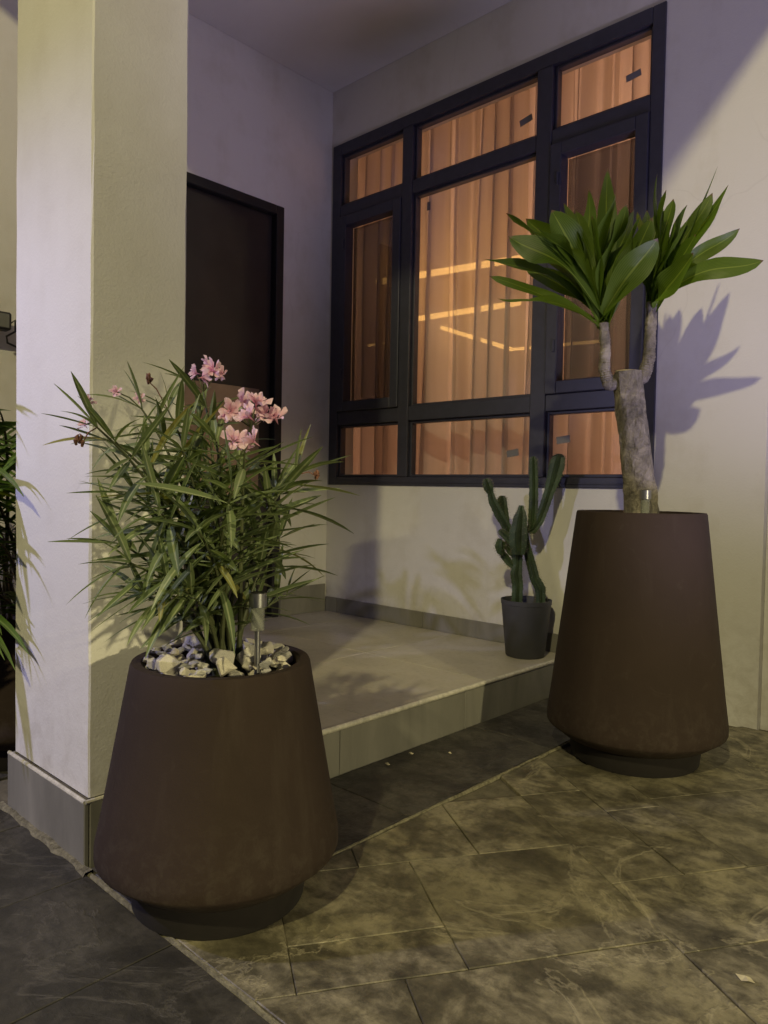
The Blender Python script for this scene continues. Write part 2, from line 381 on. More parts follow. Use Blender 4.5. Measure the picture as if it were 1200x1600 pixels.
def rough(p, seg, amp):         # uneven outline
    o = []
    for i in range(len(p)):
        a, b = Vector(p[i]), Vector(p[(i + 1) % len(p)]); n = max(1, min(5, int((b - a).length / seg))); pr = Vector((-(b - a).y, (b - a).x)).normalized()
        for k in range(n):
            q = a.lerp(b, k / n)
            if k: q = q + pr * random.uniform(-amp, amp)
            o.append(tuple(q))
    return o
def slab(p, parent, m, name, gap=.0007, z=0.0, jit=.0005):
    p = inset(rough(p, .07, .0016), gap)
    zt = z + random.uniform(-jit, jit); tx, ty = random.uniform(-.001, .001), random.uniform(-.001, .001)
    cx = sum(q[0] for q in p) / len(p); cy = sum(q[1] for q in p) / len(p)
    hh = lambda q: zt + tx * (q[0] - cx) + ty * (q[1] - cy)
    q2 = inset(p, .0016); n = len(p); b = MB()
    b.v = [(q[0], q[1], -.022) for q in p] + [(q[0], q[1], hh(q) - .0014) for q in p] + [(q[0], q[1], hh(q)) for q in q2]
    for i in range(n):
        j = (i + 1) % n
        b.face((i, j, n + j, n + i)); b.face((n + i, n + j, 2 * n + j, 2 * n + i))
    b.face(range(2 * n, 3 * n))
    return fixn(b.build(name, m, parent))
bed = MB().box((-9, -5, -.029), (7, WY + .5, -.008)); pav = structure(bed.build('stone_paving', 'mortar'))
S_ = 1.1111
ca, sa = math.cos(math.radians(57)), math.sin(math.radians(57))
def uv2xy(u, v): return (S_ * (u * ca + v * sa), S_ * (u * sa - v * ca))
# hand-measured stones near the pots, then a running ashlar outside them
cells = [(.14, .40, -1.139, -1.027), (.14, .40, -1.355, -1.139), (.40, .745, -1.355, -1.027),
         (.545, .745, -1.60, -1.355), (.30, .545, -1.60, -1.355), (.745, .90, -1.60, -1.20), (.745, 1.10, -1.20, -.99),
         (.90, 1.04, -1.48, -1.20), (.90, 1.04, -1.75, -1.48), (1.04, 1.45, -1.52, -1.20), (1.04, 1.45, -1.9, -1.52), (.745, .90, -1.9, -1.60),
         (-.10, .14, -1.25, -1.027), (-.10, .14, -1.5, -1.25), (.14, .30, -1.6, -1.355), (1.10, 1.45, -1.20, -.99),
         (1.45, 1.9, -1.35, -.99), (1.45, 1.9, -1.65, -1.35), (1.9, 2.4, -1.5, -.99), (1.45, 1.9, -1.95, -1.65), (1.9, 2.4, -1.9, -1.5)]
vv = [(-.99, -.80), (-.80, -.52), (-.52, -.30), (-.30, .05), (.05, .35), (.35, .7), (.7, 1.0), (1.0, 1.4), (1.4, 1.8), (1.8, 2.2)]
for i, (v0, v1) in enumerate(vv):
    if i == 0:
        for us, vl in (([-2.4, -1.9, -1.45, -1.0, -.55, -.10, .30, .745], -1.027), ([.745, 1.15, 1.6, 2.0, 2.5, 2.9], -.99)):
            cells += [(a, b, vl, v1) for a, b in zip(us[:-1], us[1:])]
        continue
    u = -2.6 + random.uniform(0, .3)
    while u < 2.9:
        u1 = u + random.choice([.34, .45, .55]); cells.append((u, u1, v0, v1)); u = u1
for (u0, u1, v0, v1) in cells:
    p = [uv2xy(u0, v0), uv2xy(u1, v0), uv2xy(u1, v1), uv2xy(u0, v1)]
    for c in ((1, 0, XB + .006), (0, 1, PYF + .006), (0, -1, -(WY - .004))): p = clip(p, *c) if len(p) > 2 else p
    if len(p) > 2 and area(p) > .0015: slab(p, pav, 'slate', 'stone')
# strip of dark slabs along the step
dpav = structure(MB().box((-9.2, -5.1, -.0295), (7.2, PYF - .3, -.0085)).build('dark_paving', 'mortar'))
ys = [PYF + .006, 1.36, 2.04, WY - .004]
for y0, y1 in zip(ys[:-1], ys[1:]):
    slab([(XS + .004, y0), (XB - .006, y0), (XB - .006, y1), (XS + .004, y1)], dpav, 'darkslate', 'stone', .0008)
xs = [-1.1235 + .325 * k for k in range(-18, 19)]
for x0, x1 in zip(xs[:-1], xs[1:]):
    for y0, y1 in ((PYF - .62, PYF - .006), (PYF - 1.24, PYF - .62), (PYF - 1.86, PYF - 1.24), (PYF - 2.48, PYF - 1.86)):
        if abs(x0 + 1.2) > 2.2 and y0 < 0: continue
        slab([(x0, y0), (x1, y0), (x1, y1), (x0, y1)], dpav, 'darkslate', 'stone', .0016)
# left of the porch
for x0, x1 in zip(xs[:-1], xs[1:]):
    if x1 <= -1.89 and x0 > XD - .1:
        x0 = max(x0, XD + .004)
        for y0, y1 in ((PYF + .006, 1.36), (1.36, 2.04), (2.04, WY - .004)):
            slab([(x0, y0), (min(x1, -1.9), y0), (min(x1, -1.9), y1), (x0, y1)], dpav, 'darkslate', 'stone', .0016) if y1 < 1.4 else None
def ridge(a, b, wdt, h, name, parent):     # ragged cement seam
    a, b = Vector(a), Vector(b); n = max(6, int((b - a).length / .035)); d = (b - a).normalized(); pr = Vector((-d.y, d.x)); m = MB()
    for i in range(n + 1):
        q = a.lerp(b, i / n); wl, wr = wdt * random.uniform(.25, 1.4), wdt * random.uniform(.25, 1.4); hz = h * random.uniform(.5, 1.1)
        for o_, z in ((-wl, -.006), (-wl * .5, hz * .8), (wr * .5, hz), (wr, -.006)): m.v.append((q.x + pr.x * o_, q.y + pr.y * o_, z))
    for i in range(n):
        for k in range(3): m.face((i * 4 + k, i * 4 + k + 1, i * 4 + k + 5, i * 4 + k + 4), None, True)
    return fixn(m.build(name, 'seam', parent))
ridge((XB, PYF + .01), (XB, WY - .01), .0055, .002, 'seam', pav)
ridge((XS + .004, PYF), (1.2, PYF), .006, .002, 'seam', pav)
ridge((-1.93, PYF - .006), (XS + .03, PYF - .004), .016, .010, 'seam', pav)
# ------------------------------------------------------------------ porch
core = MB().box((XD + .002, .93, -.02), (XS - .012, WY - .002, PZ - .010)); porch = structure(core.build('porch', 'mortar'))
jy = on(531, 1180, 0, XS)[1]; ry = [.932, jy, jy + .58, jy + 1.16, WY - .002]
for y0, y1 in zip(ry[:-1], ry[1:]):
    if y1 - y0 > .02: MB().box((XS - .012, y0 + .001, -.01), (XS, y1 - .001, PZ - .012), .0015).build('riser_tile', 'riser', porch)
j = on(535, 1011, 2, PZ); j2 = on(632, 1034, 2, PZ)
ty = [.932, j[1] - .6, (j[1] + j2[1]) / 2, (j[1] + j2[1]) / 2 + .6, WY - .002] if j[1] - .6 > .95 else [.932, (j[1] + j2[1]) / 2, (j[1] + j2[1]) / 2 + .6, WY - .002]
tx = [XS - .010, XS - .6, XS - 1.2, XD + .003]
for x1, x0 in zip(tx[:-1], tx[1:]):
    for y0, y1 in zip(ty[:-1], ty[1:]):
        if y1 - y0 > .02 and x1 - x0 > .02: MB().box((x0 + .0012, y0 + .0012, PZ - .010), (x1 - .0012, y1 - .0012, PZ), .001).build('floor_tile', 'tile', porch)
nb = MB(); nb.tube([(XS - .004, .932, PZ - .005), (XS - .004, WY - .003, PZ - .005)], .0085, 10); nb.build('step_nosing', 'nosing', porch)
# ------------------------------------------------------------------ pillar
PX0, PX1, PY0, PY1 = -1.880, -1.486, .702, .924
pil = thing('pillar', 'square white rendered pillar on a grey tiled plinth beside the flowering shrub', 'pillar', ((PX0 + PX1) / 2, (PY0 + PY1) / 2, 0))
sh = MB(); nz = 22
def ring(z, j=.0):
    c = .004
    return [(PX0 + c, PY0, z), (PX1 - c, PY0, z), (PX1, PY0 + c, z), (PX1, PY1 - c, z), (PX1 - c, PY1, z), (PX0 + c, PY1, z), (PX0, PY1 - c, z), (PX0, PY0 + c, z)]
for i in range(nz + 1):
    z = PZ + .006 + (CZ - .002 - PZ - .006) * i / nz
    sh.v += [(x + random.uniform(-.0012, .0012), y + random.uniform(-.0012, .0012), z) for x, y, _ in ring(z)]
for i in range(nz):
    for k in range(8): sh.face((i * 8 + k, i * 8 + (k + 1) % 8, (i + 1) * 8 + (k + 1) % 8, (i + 1) * 8 + k))
sh.face(range(8)); sh.face(range(nz * 8, nz * 8 + 8)); fixn(sh.build('shaft', 'pillar', pil))
MB().box((-1.885, PYF + .012, -.01), (XS - .013, PY1 + .004, PZ - .004)).build('core', 'mortar', pil)
MB().box((-1.896, PYF, -.012), (XS - .002, PYF + .011, PZ), .002).build('plinth_tile', 'riser', pil)
MB().box((XS - .0125, PYF + .012, -.012), (XS - .0005, PY1 + .005, PZ - .0005), .002).build('plinth_tile', 'riser', pil)
MB().box((-1.897, PYF + .012, -.012), (-1.886, PY1 + .005, PZ - .0005), .002).build('plinth_tile', 'riser', pil)
nb = MB(); nb.tube([(-1.893, PYF + .003, PZ), (XS - .004, PYF + .003, PZ)], .005, 8); nb.tube([(XS - .004, PYF + .003, PZ), (XS - .004, PY1, PZ)], .005, 8); nb.build('edge_trim', 'nosing', pil)
# ------------------------------------------------------------------ house
house = thing('house', 'white rendered house corner with dark window, brown door and porch ceiling', 'house', (XD, WY, 0))
WX0, WX1, WZ0, WZ1 = -2.952, -1.160, .819, 2.615
XR = -0.772
ww = MB()
for (x0, x1, z0, z1) in ((XD - .15, WX0, PZ - .15, CZ + .3), (WX1, XR, -.02, CZ + .3), (WX0, WX1, PZ - .15, WZ0), (WX0, WX1, WZ1, CZ + .3)):
    ww.box((x0, WY, z0), (x1, WY + .18, z1))
ww.build('window_wall', 'plaster', house)
MB().box((XR + .001, WY + .035, -.02), (3.5, WY + .20, CZ + 2)).build('recessed_wall', 'plaster', house)
MB().box((WX1 + .0, WY + .002, CZ + .31), (XR, WY + .18, CZ + 2)).build('upper_wall', 'plaster', house)
# door opening
dp = [on(298, 270, 0, XD), on(444, 325, 0, XD)]
DY1 = dp[1][1]; DZ1 = (dp[0][2] + dp[1][2]) / 2; DY0 = DY1 - .90
dw = MB()
for (y0, y1, z0, z1) in ((-3.0, DY0, -.02, CZ + .3), (DY1, WY, PZ - .15, CZ + .3), (DY0, DY1, DZ1, CZ + .3)):
    dw.box((XD - .18, y0, z0), (XD, y1, z1))
dw.build('door_wall', 'plaster', house)
door = MB().box((XD - .075, DY0 + .05, PZ + .006), (XD - .030, DY1 - .052, DZ1 - .048), .002).build('door', 'door', house)
for bx in (((XD - .15, DY1 - .048, PZ), (XD + .006, DY1 - .001, DZ1 - .001)), ((XD - .15, DY0 + .001, PZ), (XD + .006, DY0 + .046, DZ1 - .001)), ((XD - .15, DY0 + .047, DZ1 - .046), (XD + .006, DY1 - .049, DZ1 - .001))):
    MB().box(*bx, .003).build('door_frame', 'doorframe', door)
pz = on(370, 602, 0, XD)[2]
MB().box((XD - .0295, DY0 + .09, PZ + .62), (XD - .0265, DY1 - .12, pz), .001).build('reflection_patch', 'doorreflection', door)  # added sheet painting a reflected patch on the door, no real panel
MB().box((XD - .0298, DY0 + .10, PZ + .9), (XD + .02, DY0 + .13, PZ + 1.02), .004).build('handle', 'steel', door)
MB().box((XD - .10, DY0 + .047, PZ + .0005), (XD + .012, DY1 - .049, PZ + .005)).build('threshold', 'riser', door)
# porch ceiling
can = MB().box((XD + .001, .22, CZ), (-.34, WY - .001, CZ + .29), .004).build('porch_ceiling', 'ceiling', house)
# skirting tiles
jx = on(662, 972, 1, WY)[0]
for x0, x1 in ((XD + .012, jx - .6), (jx - .6, jx), (jx, jx + .6), (jx + .6, XS - .003)):
    if x1 - x0 > .03 and x0 < XS: MB().box((x0 + .0008, WY - .011, PZ + .0005), (min(x1, XS - .003) - .0008, WY - .0005, PZ + .078), .0015).build('skirting_tile', 'riser', house)
MB().box((XD + .0005, DY1 + .002, PZ + .0005), (XD + .011, WY - .0115, PZ + .146), .0015).build('skirting_tile', 'riser', house)
# window
win = thing('window', '', '', (0, 0, 0)); 
for k in ('label', 'category'): del win[k]
win.parent = house; win.matrix_parent_inverse = WM[house.name].inverted()
FY0, FY1 = WY - .008, WY + .062
def bar(x0, x1, z0, z1, name='frame_bar', y0=FY0, y1=FY1, ch=.0025): return MB().box((x0, y0, z0), (x1, y1, z1), ch).build(name, 'frame', win)
cm = [(-2.452, -2.388), (-1.700, -1.628)]; zr = [(1.136, 1.205), (2.228, 2.292)]
fl, frr, fb, ft = -2.890, -1.210, .862, 2.556
bar(WX0, fl, WZ0, WZ1, 'frame_jamb'); bar(frr, WX1, WZ0, WZ1, 'frame_jamb')
bar(fl + .0005, frr - .0005, WZ0, fb, 'frame_sill'); bar(fl + .0005, frr - .0005, ft, WZ1, 'frame_head')
bar(fl + .003, frr - .003, WZ0 + .014, WZ0 + .019, 'sill_groove', FY0 - .004, FY0 - .0005, .001)
for a, b in cm: bar(a, b, fb + .0005, ft - .0005, 'mullion', FY0 - .002)
cols = [(fl, cm[0][0]), (cm[0][1], cm[1][0]), (cm[1][1], frr)]; rows = [(fb, zr[0][0]), (zr[0][1], zr[1][0]), (zr[1][1], ft)]
for a, b in cols:
    for z0, z1 in zr: bar(a + .0005, b - .0005, z0, z1, 'transom', FY0 + .002)
for ci, (a, b) in enumerate(cols):
    for ri, (z0, z1) in enumerate(rows):
        x0, x1, y0, y1 = a + .0008, b - .0008, z0 + .0008, z1 - .0008
        if ri == 1 and ci != 1:          # opening sash
            wd = .052
            for q in ((x0, x0 + wd, y0, y1), (x1 - wd, x1, y0, y1), (x0 + wd, x1 - wd, y0, y0 + wd), (x0 + wd, x1 - wd, y1 - wd, y1)):
                bar(*q, 'sash_bar', FY0 - .010, FY1 - .02, .003)
            x0 += wd; x1 -= wd; y0 += wd; y1 -= wd
            MB().box((x0, WY + .046, y0), (x1, WY + .047, y1)).build('insect_screen', 'screen', win)
            for hz in (y0 + .12, y1 - .12):
                MB().box((x0 - .018, FY0 - .018, hz), (x0 - .008, FY0 - .0105, hz + .05), .002).build('hinge', 'frame', win)
        else:                            # glazing bead
            wd = .012
            for q in ((x0, x0 + wd, y0, y1), (x1 - wd, x1, y0, y1), (x0 + wd, x1 - wd, y0, y0 + wd), (x0 + wd, x1 - wd, y1 - wd, y1)):
                bar(*q, 'glazing_bead', WY + .010, WY + .045, .002)
            x0 += wd; x1 -= wd; y0 += wd; y1 -= wd
        MB().box((x0 - .003, WY + .028, y0 - .003), (x1 + .003, WY + .033, y1 + .003)).build('pane', 'glass', win)
for (px, py, ww_, hh, rot) in ((822, 188, .062, .028, 12), (990, 118, .06, .026, 8), (801, 708, .060, .030, 8), (880, 687, .062, .030, 6), (670, 322, .02, .04, 0)):
    c = on(px, py, 1, WY + .026); b = MB().box((-ww_ / 2, -.0006, -hh / 2), (ww_ / 2, .0006, hh / 2))
    add('sticker', b.mesh('sticker', 'sticker'), win, Matrix.Translation(c) @ Matrix.Rotation(-math.radians(rot), 4, 'Y'))
# lit room behind the window
rm = MB(); rx0, rx1, ry0, ry1, rz0, rz1 = -3.9, -.9, WY + .185, WY + 3.4, .1, 2.78
rm.box((rx0, ry0, rz0 - .1), (rx1, ry1, rz0)); rm.box((rx0, ry0, rz1), (rx1, ry1, rz1 + .1)); rm.box((rx0, ry1, rz0), (rx1, ry1 + .1, rz1))
rm.box((rx0 - .1, ry0, rz0 - .1), (rx0, ry1 + .1, rz1 + .1)); rm.box((rx1, ry0, rz0 - .1), (rx1 + .1, ry1 + .1, rz1 + .1))
rm.build('lit_room', 'roomwall', house)
al = bpy.data.lights.new('room_ceiling_lamp', 'AREA'); al.energy = 11; al.color = (1.0, .545, .32); al.shape = 'RECTANGLE'; al.size = 2.0; al.size_y = 1.6
ao = bpy.data.objects.new('room_ceiling_lamp', al); COL.objects.link(ao); ao.location = (-2.3, WY + 1.7, rz1 - .03)
al2 = bpy.data.lights.new('room_wall_lamp', 'POINT'); al2.energy = 26; al2.color = (1.0, .545, .32); al2.shadow_soft_size = .15
ao2 = bpy.data.objects.new('room_wall_lamp', al2); COL.objects.link(ao2); ao2.location = (-1.15, WY + 1.3, 1.9)
refl_streaks = [((590, 441), (860, 396), .52, 'upper glowing tube added for an amber reflection in the window', .034), ((640, 500), (812, 473), .52, 'middle glowing tube added for an amber reflection in the window', .028),
        ((690, 512), (800, 546), .52, 'lower slanting glowing tube added for an amber reflection in the window', .020), ((801, 546), (950, 532), .52, 'lower right glowing tube added for an amber reflection behind the potted tree', .014),
        ((575, 540), (616, 533), .52, 'short glowing tube added for an amber reflection in the left casement', .013)]
for a, b, dy, lab, r in refl_streaks:  # added glowing tubes in place of street lights reflected in the glass
    m = MB(); m.tube([on(*a, 1, WY + dy), on(*b, 1, WY + dy)], r * .55, 10); tag(m.build('reflection_streak', 'band'), lab, 'reflection streak', 'glowing tubes added for amber window reflections')
# curtain
random.seed(3)
cb = MB(); n = 900; x0, x1 = -3.05, -1.0; zs = [.30, .9, 1.5, 2.1, 2.72]
ph = [random.uniform(0, 6.28) for _ in range(6)]
def PHI(x): q = x * 2 * math.pi; return q / .125 + 2.2 * math.sin(q / .9 + ph[0]) + 1.1 * math.sin(q / .37 + ph[4]) + ph[1]
def fold(x, z):
    q = x * 2 * math.pi
    a = .038 * math.sin(PHI(x)) + .010 * math.sin(q / .047 + 1.2 * math.sin(q / .5 + ph[2])) + .020 * math.sin(q / .43 + ph[3])
    return a * (1.0 + .25 * (2.7 - z)) + .006 * math.sin(z * 3 + x * 9)
for i in range(n + 1):
    x = x0 + (x1 - x0) * i / n
    for z in zs: cb.v.append((x + .015 * math.sin(2 * PHI(x)) + .01 * (2.7 - z) * math.sin(x * 21), WY + .29 + fold(x, z), z))
for i in range(n):
    for k in range(4): cb.face((i * 5 + k, (i + 1) * 5 + k, (i + 1) * 5 + k + 1, i * 5 + k + 1), None, True)
tag(cb.build('curtain', 'curtain'), 'sheer backlit orange curtain hanging in folds behind the window', 'curtain')

# ------------------------------------------------------------------ planters
def planter(name, label, c, rb, rr, h, rbase, soil):
    t = thing(name, label, 'planter', (c[0], c[1], 0))
    prof = [(0, .062), (rb * .78, .064), (rb * .82, .066), (rb * .988, .098), (rb, .104), (rb * .999, .125)]
    for i in range(1, 9):
        q = i / 8; prof.append((rb + (rr - rb) * (.02 + .98 * q), .125 + (h - .131) * q))
    prof += [(rr - .003, h), (rr - .020, h), (rr - .024, h - .005), (rr - .026, soil - .02)]
    MB().lathe(prof, (c[0], c[1], 0), 96).build('body', 'planter', t)
    MB().lathe([(0, 0.0), (rb * .70, 0.0), (rb * .71, .003), (rb * .74, .065), (0, .066)], (c[0], c[1], 0), 72).build('foot', 'planterfoot', t)
    m = MB(); nr, na = 6, 28; m.v.append((c[0], c[1], soil))
    for i in range(1, nr + 1):
        for a in range(na):
            r = (rr - .0255) * i / nr; m.v.append((c[0] + r * math.cos(a * 2 * math.pi / na), c[1] + r * math.sin(a * 2 * math.pi / na), soil + (random.uniform(-.006, .006) if i < nr else 0)))
    for a in range(na): m.face((0, 1 + a, 1 + (a + 1) % na), None, True)
    for i in range(nr - 1):
        for a in range(na): m.face((1 + i * na + a, 1 + (i + 1) * na + a, 1 + (i + 1) * na + (a + 1) % na, 1 + i * na + (a + 1) % na), None, True)
    m.build('soil', 'soil', t)
    return t
NC = (-1.211, .840); NS = .432
FC = (-.962, 2.170); FS = .700
planter('planter', 'low wide dark brown tapered planter holding the pink flowering shrub', NC, .233, .172, .464, .152, NS)
planter('planter', 'tall dark brown tapered planter holding the broad leaved tree by the window', FC, .262, .188, .746, .174, FS)
# decorative stones
random.seed(11)
sb = thing('stone_bed', 'loose bed of white and grey stones inside the low planter', 'stones', (NC[0], NC[1], NS))
def rockmesh(i):
    import bmesh
    b = bmesh.new(); pts = []
    for k in range(13):
        v = Vector((random.gauss(0, 1), random.gauss(0, 1), random.gauss(0, 1))).normalized() * random.uniform(.8, 1.05); pts.append(b.verts.new((v.x, v.y * .8, v.z * .68)))
    bmesh.ops.convex_hull(b, input=pts)
    for v in [v for v in b.verts if not v.link_faces]: b.verts.remove(v)
    bmesh.ops.bevel(b, geom=list(b.edges), offset=.055, segments=1, affect='EDGES', clamp_overlap=True)
    for v in b.verts:
        if v.co.length > 1.06: v.co = v.co.normalized() * 1.02
    me = bpy.data.meshes.new('stone'); b.to_mesh(me); b.free(); me.materials.append(M['stone']); return me
rocks = [rockmesh(i) for i in range(10)]
placed = []; tries = 0
while len(placed) < 85 and tries < 9000:
    tries += 1
    s = random.uniform(.026, .040) if len(placed) < 24 else random.uniform(.012, .020)
    a = random.uniform(0, 6.28); r = math.sqrt(random.random()) * (.146 - s * .62)
    if r < .035: continue
    x, y = NC[0] + r * math.cos(a), NC[1] + r * math.sin(a)
    z = NS + s * .40
    for (qx, qy, qz, qs) in placed:
        d = math.hypot(x - qx, y - qy)
        if d < (s + qs) * .78: z = max(z, qz + (s + qs) * .45)
    if z > .462 + .014 or z - NS > .055: continue
    placed.append((x, y, z, s))
    add('stone', random.choice(rocks), sb, Matrix.Translation((x, y, z)) @ Matrix.Rotation(random.uniform(0, 6.28), 4, 'Z') @ Matrix.Rotation(random.uniform(-.4, .4), 4, 'X') @ Matrix.Diagonal((s, s, s, 1)))

# solar stake lights
def solar(base, top, label, tilt=0):
    t = thing('solar_stake_light', label, 'stake light', base)
    x, y, zb = base
    MB().lathe([(0, 0), (.0052, 0), (.0052, top - .066 - zb), (0, top - .066 - zb)], base, 14).build('pole', 'steel', t)
    MB().lathe([(.0055, 0), (.0128, .002), (.0128, .045), (.0108, .045), (.0108, .004), (.0055, .002)], (x, y, top - .071), 20).build('clear_tube', 'clear', t)
    MB().lathe([(0, .0), (.0160, 0), (.0160, .025), (0, .025)], (x, y, top - .0255), 24).build('cap', 'steel', t)
    MB().lathe([(0, .0), (.012, 0), (.012, .0012), (0, .0014)], (x, y, top), 20).build('solar_cell', 'blackplastic', t)
sp = ray_at(402, 1015, 1.372); solar((sp[0], sp[1], .40), ray_at(402, 926, 1.372)[2], 'small steel solar stake light stuck among the white stones')
sp = ray_at(1008, 790, 2.275); solar((sp[0], sp[1], FS - .02), ray_at(1008, 766, 2.275)[2], 'steel cap of a solar stake light in front of the thick trunk')

# ------------------------------------------------------------------ flowering shrub (oleander)
random.seed(21)
ole = thing('oleander_shrub', 'bushy narrow leaved shrub with pink flower clusters in the low planter', 'shrub', (NC[0], NC[1], NS))
def lancemesh(name, m, L, Wd, droop, fold_, seg=7, twist=0):
    b = MB()
    for i in range(seg + 1):
        t = i / seg; wd = Wd * (math.sin(math.pi * min(1, t ** .85)) ** .75 if 0 < t < 1 else .06) * .5
        y = L * t; z = -droop * L * t * t; tw = twist * t
        for k, sx in enumerate((-1, 0, 1)):
            xx = sx * wd; zz = abs(sx) * wd * fold_
            b.v.append((xx * math.cos(tw) - zz * math.sin(tw), y * (1 - .25 * droop * t), z + zz * math.cos(tw) + xx * math.sin(tw)))
    for i in range(seg):
        for k in range(2):
            q = (i * 3 + k, i * 3 + k + 1, i * 3 + k + 4, i * 3 + k + 3)
            b.face(q, ((k / 2, i / seg), ((k + 1) / 2, i / seg), ((k + 1) / 2, (i + 1) / seg), (k / 2, (i + 1) / seg)), True)
    return b.mesh(name, m)
OL = [lancemesh('leaf', 'oleander', 1.0, random.uniform(.104, .128), random.uniform(.0, .30), random.uniform(.2, .5), 7, random.uniform(-.7, .7)) for _ in range(12)]
def frame(pos, d, up, s, sw=1.0):
    d = d.normalized(); x = d.cross(up)
    if x.length < 1e-3: x = Vector((1, 0, 0))
    x.normalize(); z = x.cross(d).normalized()
    return Matrix(((x.x * s * sw, d.x * s, z.x * s, pos.x), (x.y * s * sw, d.y * s, z.y * s, pos.y), (x.z * s * sw, d.z * s, z.z * s, pos.z), (0, 0, 0, 1)))
def pix(p):
    q = RW.T @ (np.array(p) - CAMP); return CX + FPX * q[0] / q[2], CY + FPX * q[1] / q[2]
KEEP = [(378, 428, 905, 1045, 1.40), (352, 442, 612, 712, 1.46), (286, 352, 562, 602, 1.56)]
def hides(a, b):
    for k in range(6):
        p = a.lerp(b, k / 5); x, y = pix(p); rg = math.hypot(p.x, p.y)
        if any(x0 < x < x1 and y0 < y < y1 and rg < rm_ for x0, x1, y0, y1, rm_ in KEEP): return True
    return False
def inpillar(p): return PX0 - .01 < p.x < PX1 + .012 and PY0 - .012 < p.y < PY1 + .01
R0 = math.hypot(*NC)
tips = [  # px, py, range offset, first whorl, leaf length, whorls
    (152, 668, -.13, .45, .095, 7), (222, 640, -.02, .5, .115, 6), (318, 612, .03, .5, .115, 6), (392, 668, -.06, .5, .12, 6), (382, 706, -.14, .55, .11, 5),
    (462, 742, .02, .5, .125, 7), (262, 640, .06, .5, .11, 5), (338, 690, -.06, .5, .12, 7), (285, 705, -.10, .5, .12, 7), (430, 768, .08, .5, .12, 7),
    (212, 770, -.05, .45, .12, 6), (362, 770, -.17, .45, .12, 7), (250, 800, -.15, .45, .12, 6), (436, 842, .02, .45, .12, 6), (205, 880, -.10, .5, .13, 5),
    (310, 830, -.19, .4, .12, 7), (448, 930, .10, .6, .10, 5), (360, 880, -.12, .35, .11, 6), (262, 905, -.12, .4, .12, 6),
    (330, 760, .12, .4, .12, 6), (300, 930, -.12, .4, .10, 4), (240, 740, .02, .4, .12, 7), (285, 790, .08, .4, .12, 7), (310, 660, .08, .45, .11, 6), (190, 850, -.06, .5, .12, 5), (225, 930, -.06, .5, .11, 5), (180, 690, -.10, .5, .11, 6)]
LV = []; stems = []; camv = Vector((0, 0, HCAM))
for (px, py, off, f0, LL, nw) in tips:
    tip = ray_at(px, py, R0 + off); b0 = Vector((NC[0] + random.uniform(-.025, .025), NC[1] + random.uniform(-.025, .025), NS - .01))
    hgt = tip.z - b0.z; mid = b0 + Vector(((tip.x - b0.x) * .18, (tip.y - b0.y) * .18, hgt * .68))
    path = bez(b0, mid, tip, 14); m = MB(); m.tube(path, [.0055 - .0038 * i / 14 for i in range(15)], 7); m.build('stem', 'stem', ole); stems.append(path)
    rot = random.uniform(0, 6.28)
    for wi in range(nw):
        t = f0 + (1 - f0) * (wi / (nw - 1)) ** .85; q = t * 14; i = min(13, int(q)); p = path[i].lerp(path[i + 1], q - i); ax = (path[i + 1] - path[i]).normalized()
        u = ax.orthogonal().normalized(); v = ax.cross(u); rot += 1.05
        top = wi == nw - 1
        for k in range(3 if not top else 4):
            for attempt in range(8):
                a = rot + k * (2.094 if not top else 1.571) + random.uniform(-.35, .35)
                op = random.uniform(.75, 1.35) if not top else random.uniform(.35, .9)
                d = (u * math.cos(a) + v * math.sin(a)) * math.sin(op) + ax * math.cos(op); d.z -= .10 if not top else 0
                L = LL * random.uniform(.8, 1.25) * (1.18 if not top else .92)
                e = p + d.normalized() * L; mdp = p + d.normalized() * L * .6; e.z -= .03
                dr = math.hypot(e.x - NC[0], e.y - NC[1])
                if inpillar(e) or inpillar(mdp) or inpillar(p) or hides(p, e) or (e.z < .50 and dr > .13) or (e.z < .44): continue
                rw = ray_at(px, py, 1)
                LV.append((L / (p - camv).length, random.choice(OL), frame(p, d, Vector((random.uniform(-.35, .35), random.uniform(-.35, .35), 1)), L)))
                break
LV.sort(key=lambda q: -q[0])
for _, me, mw in LV[:300]: add('leaf', me, ole, mw)
if len(LV) > 300:
    m = MB()
    for _, me, mw in LV[300:]:
        n0 = len(m.v); m.v += [tuple(mw @ v.co) for v in me.vertices]; ud = me.uv_layers[0].data
        for p in me.polygons: m.face([n0 + i for i in p.vertices], [tuple(ud[l].uv) for l in p.loop_indices], True)
    m.build('small_leaves', 'oleander', ole)['kind'] = 'stuff'
